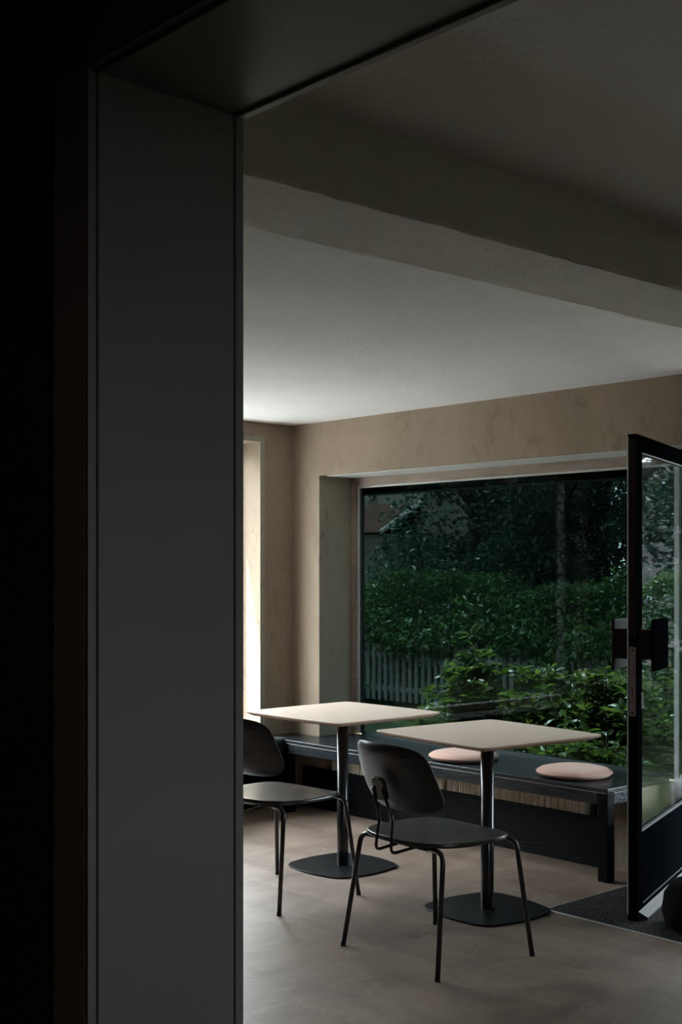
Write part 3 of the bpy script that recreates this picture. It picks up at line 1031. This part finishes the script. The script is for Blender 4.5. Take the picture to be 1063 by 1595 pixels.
# shrubs close to the window
def shrub(cx, cy, h, rad, nst, label, seed, flowers=0, size=0.085, lean=(0, 0), m='shrub'):
    rnd = random.Random(seed)
    s = thing('flowering_shrub' if flowers else 'leafy_shrub', label, 'shrub', (cx, cy, GZ), group='shrubs outside the garden window')
    bm = bmesh.new()
    pts, dirs, fl = [], [], []
    for k in range(nst):
        a = 2 * math.pi * k / nst + rnd.uniform(-0.4, 0.4)
        rr = rad * math.sqrt(rnd.uniform(0.05, 1))
        hh = h * rnd.uniform(0.68, 1.0) * (1 - 0.25 * rr / rad)
        tip = Vector((math.cos(a) * rr + lean[0], math.sin(a) * rr + lean[1], hh))
        base = Vector((math.cos(a) * 0.06, math.sin(a) * 0.06, 0))
        mid = base.lerp(tip, 0.5) + Vector((0, 0, hh * 0.12)) - Vector((tip.x, tip.y, 0)) * 0.12
        path = [base * (1 - t) ** 2 + mid * 2 * t * (1 - t) + tip * t * t for t in [i / 8 for i in range(9)]]
        tube(bm, path, 0.008, 6, 0.003)
        branches = [path]
        for q in range(4):
            i0 = rnd.randint(3, 7)
            d = Vector((rnd.gauss(0, 1), rnd.gauss(0, 1), rnd.uniform(0.2, 0.9))).normalized() * rnd.uniform(0.12, 0.26)
            br = [path[i0], path[i0] + d * 0.5 + Vector((0, 0, 0.015)), path[i0] + d]
            tube(bm, br, 0.004, 5, 0.002)
            branches.append(br)
        for br in branches:
            L = len(br)
            for i in range(1, L):
                n = 3 if L > 4 else 5
                if L > 4 and i < 2:
                    continue
                for q in range(n):
                    t = rnd.random()
                    p = br[i - 1].lerp(br[i], t)
                    d = Vector((rnd.gauss(0, 1), rnd.gauss(0, 1), rnd.gauss(0.0, 0.45)))
                    pts.append(p + d.normalized() * 0.015)
                    dirs.append(d)
            tipd = br[-1]
            for q in range(4):
                d = Vector((rnd.gauss(0, 1), rnd.gauss(0, 1), rnd.uniform(-0.1, 0.9)))
                pts.append(tipd)
                dirs.append(d)
        if k < flowers:
            fl.append([])
            for q in range(26):
                fl[-1].append(tip + Vector((rnd.gauss(0, 0.03), rnd.gauss(0, 0.03), 0.01 + rnd.gauss(0, 0.012))))
    leaves(pts, size, M[m], 'foliage', s, dirs=dirs, droop=0.12, aspect=0.5, seed=seed)
    finish('stem', bm, M['twig'], s)
    for ff in fl:
        leaves(ff, 0.024, M['flower'], 'flower_cluster', s, aspect=0.9, seed=seed + 1)

shrub(6.75, 6.00, 1.24, 0.17, 12, 'tallest leafy branches outside the window, left end of the shrub clump', 31, 1, 0.095, (-0.03, 0.08))
shrub(6.85, 5.50, 1.02, 0.30, 13, 'flowering shrub outside the window above the near table, left of centre in the clump', 38, 4, 0.085)
shrub(6.90, 5.05, 1.04, 0.42, 18, 'flowering shrub outside the window, middle of the clump above the near table', 32, 6, 0.085)
shrub(6.95, 4.60, 0.95, 0.42, 15, 'leafy shrub outside the window just left of the open door edge', 33, 3, 0.08)
shrub(6.90, 3.95, 0.90, 0.36, 12, 'leafy shrub outside, seen through the open door glass', 39, 2, 0.08)
shrub(7.9, 5.1, 1.05, 0.5, 12, 'darker leafy shrub at the back of the clump', 34, 3, 0.085)
shrub(6.40, 5.10, 0.66, 0.36, 14, 'low bright shrub just behind the glass, above the near table edge', 35, 0, 0.07)
shrub(6.35, 4.70, 0.60, 0.36, 14, 'low bright shrub just behind the glass, above the right pink cushion', 36, 0, 0.07)
shrub(7.6, 7.3, 0.50, 0.20, 6, 'small plant on the lawn, seen between the two table tops', 37, 0, 0.08)

# garden stones
def stone(x, y, r, label, seed):
    rnd = random.Random(seed)
    bm = bmesh.new()
    bmesh.ops.create_icosphere(bm, subdivisions=3, radius=r)
    ph = [rnd.uniform(0, 6) for _ in range(3)]
    for v in bm.verts:
        k = 1 + 0.14 * math.sin(v.co.x * 5 / r * 0.5 + ph[0]) + 0.12 * math.sin(v.co.y * 4 / r * 0.6 + ph[1])
        v.co = Vector((v.co.x * k * 1.3, v.co.y * k, v.co.z * 0.55 * k))
    o = finish('garden_stone', bm, M['stone'], smooth=True, loc=(x, y, GZ + r * 0.3))
    tag(o, label, 'stone', 'stones in the garden')
stone(9.9, 9.3, 0.2, 'grey garden stone in front of the fence, right of the far table', 1)
stone(9.6, 8.4, 0.16, 'smaller grey garden stone on the lawn, between the two table tops', 2)
stone(7.6, 3.85, 0.30, 'grey garden stone among the shrubs by the open door', 3)

# trees
def tree(x, y, h, r, n, label, seed, trunk=0.16, low=0.25, off=(0, 0)):
    rnd = random.Random(seed)
    t = thing('tree', label, 'tree', (x, y, GZ), group='dark trees behind the hedge')
    pts = []
    blobs = [(rnd.gauss(off[0], r * 0.42), rnd.gauss(off[1], r * 0.42), rnd.uniform(h * low, h * 0.92), r * rnd.uniform(0.45, 0.75)) for _ in range(16)]
    for i in range(n):
        bx, by, bz, br = blobs[i % 16]
        d = Vector((rnd.gauss(0, 1), rnd.gauss(0, 1), rnd.gauss(0, 1))).normalized() * br * rnd.uniform(0.5, 1.0) ** 0.5
        p = (bx + d.x, by + d.y, max(0.3, bz + d.z * 0.9))
        pts.append(p)
    leaves(pts, 0.105, M['tree'], 'crown', t, seed=seed)
    bm = bmesh.new()
    tube(bm, [(0, 0, 0), (0.05 + off[0] * 0.1, 0.03, h * 0.4), (off[0], 0.1 + off[1], h * 0.85)], trunk, 10, trunk * 0.3)
    for k in range(6):
        a = rnd.uniform(0, 6.28)
        z = h * rnd.uniform(0.3, 0.7)
        tube(bm, [(0.03, 0.05, z), (math.cos(a) * r * 0.5, math.sin(a) * r * 0.5, z + 0.6), (math.cos(a) * r * 0.9, math.sin(a) * r * 0.9, z + 1.1)], trunk * 0.35, 6, 0.02)
    finish('trunk', bm, M['bark'], t)

tree(14.9, 13.3, 4.8, 1.5, 22000, 'dark tree left of the garden view, beside the tiled roof', 51, low=0.15)
tree(13.9, 10.9, 6.5, 1.9, 26000, 'broad dark tree behind the hedge, left of centre in the window', 52, low=0.12)
tree(14.4, 8.2, 6.8, 2.0, 26000, 'broad dark tree behind the hedge, centre of the window', 53, low=0.12)
tree(13.8, 5.6, 6.6, 1.8, 22000, 'dark tree behind the hedge toward the open door edge', 54, low=0.12)
tree(17.5, 10.2, 7.5, 2.3, 22000, 'tall dark tree farther behind the hedge, middle', 55, low=0.1)
tree(13.0, 2.6, 6.0, 1.5, 14000, 'dark tree seen through the open door glass', 56, trunk=0.3, low=0.3)

tree(14.2, 11.9, 6.4, 1.7, 5000, 'tree whose unseen crown is added to shade the left end of the picket fence', 61, trunk=0.07, low=0.62, off=(-3.3, -0.3))  # this crown and the next two are added sun blockers above the view
tree(14.3, 9.4, 6.6, 1.7, 5000, 'tree whose unseen crown is added to shade the middle of the picket fence', 62, trunk=0.07, low=0.62, off=(-3.5, -0.4))
tree(14.0, 6.9, 6.4, 1.7, 5000, 'tree whose unseen crown is added to shade the hedge behind the shrubs', 63, trunk=0.07, low=0.62, off=(-3.2, -0.7))
tree(9.2, 2.9, 6.0, 1.7, 9000, 'tree added so that its crown shades the lawn outside the open door', 64, low=0.62)  # this tree and the next are added to darken the ground by the doorway
tree(8.9, 0.2, 6.0, 1.7, 7000, 'tree added to shade the lawn farther right beyond the doorway', 65, low=0.62)
# neighbour house with tiled lean-to
hs = thing('house', 'neighbouring house with red tiled roof and round vent, far left in the window', 'house', (17.2, 20.08, GZ), R(0))
finish('wall', boxes((0, 6, -3.4, 4, 0, 6.5)), M['render'], hs)
bm = bmesh.new()
# lean-to roof rising away from the viewer, in stepped tile rows
for k in range(14):
    x0, z0 = -1.1 + k * 0.079, 2.30 + k * 0.042
    y0 = -3.4 + 0.07 * k
    box(bm, x0, x0 + 0.10, -3.4 + 0.03, 4, z0, z0 + 0.045)
finish('roof', bm, M['tile'], hs)
bm = bmesh.new()
tube(bm, [(-1.12, -3.42, 2.30), (0.0, -3.42, 2.92)], 0.045, 6)
finish('bargeboard', bm, M['fence'], hs)
finish('porch_wall', boxes((-0.95, 0, -3.3, 3.8, 0, 2.28)), M['render'], hs)
bm = bmesh.new()
tube(bm, [(-0.06, -2.0, 3.12), (0.01, -2.0, 3.12)], 0.13, 24)
v_ = finish('round_vent', bm, M['stone'], hs)
bm = bmesh.new()
tube(bm, [(-0.07, -2.0, 3.12), (-0.05, -2.0, 3.12)], 0.07, 20)
finish('vent_hole', bm, M['hole'], v_)
# pale neighbour building seen through the door
hb = thing('building', 'pale distant building seen through the open door glass', 'building', (21.0, 5.2, GZ), 0)
finish('wall', boxes((0, 6, -6, 1.2, 0, 3.1)), M['paving'], hb)
finish('roof', boxes((-0.4, 6.4, -6.4, 1.6, 3.1, 3.4)), M['stone'], hb)
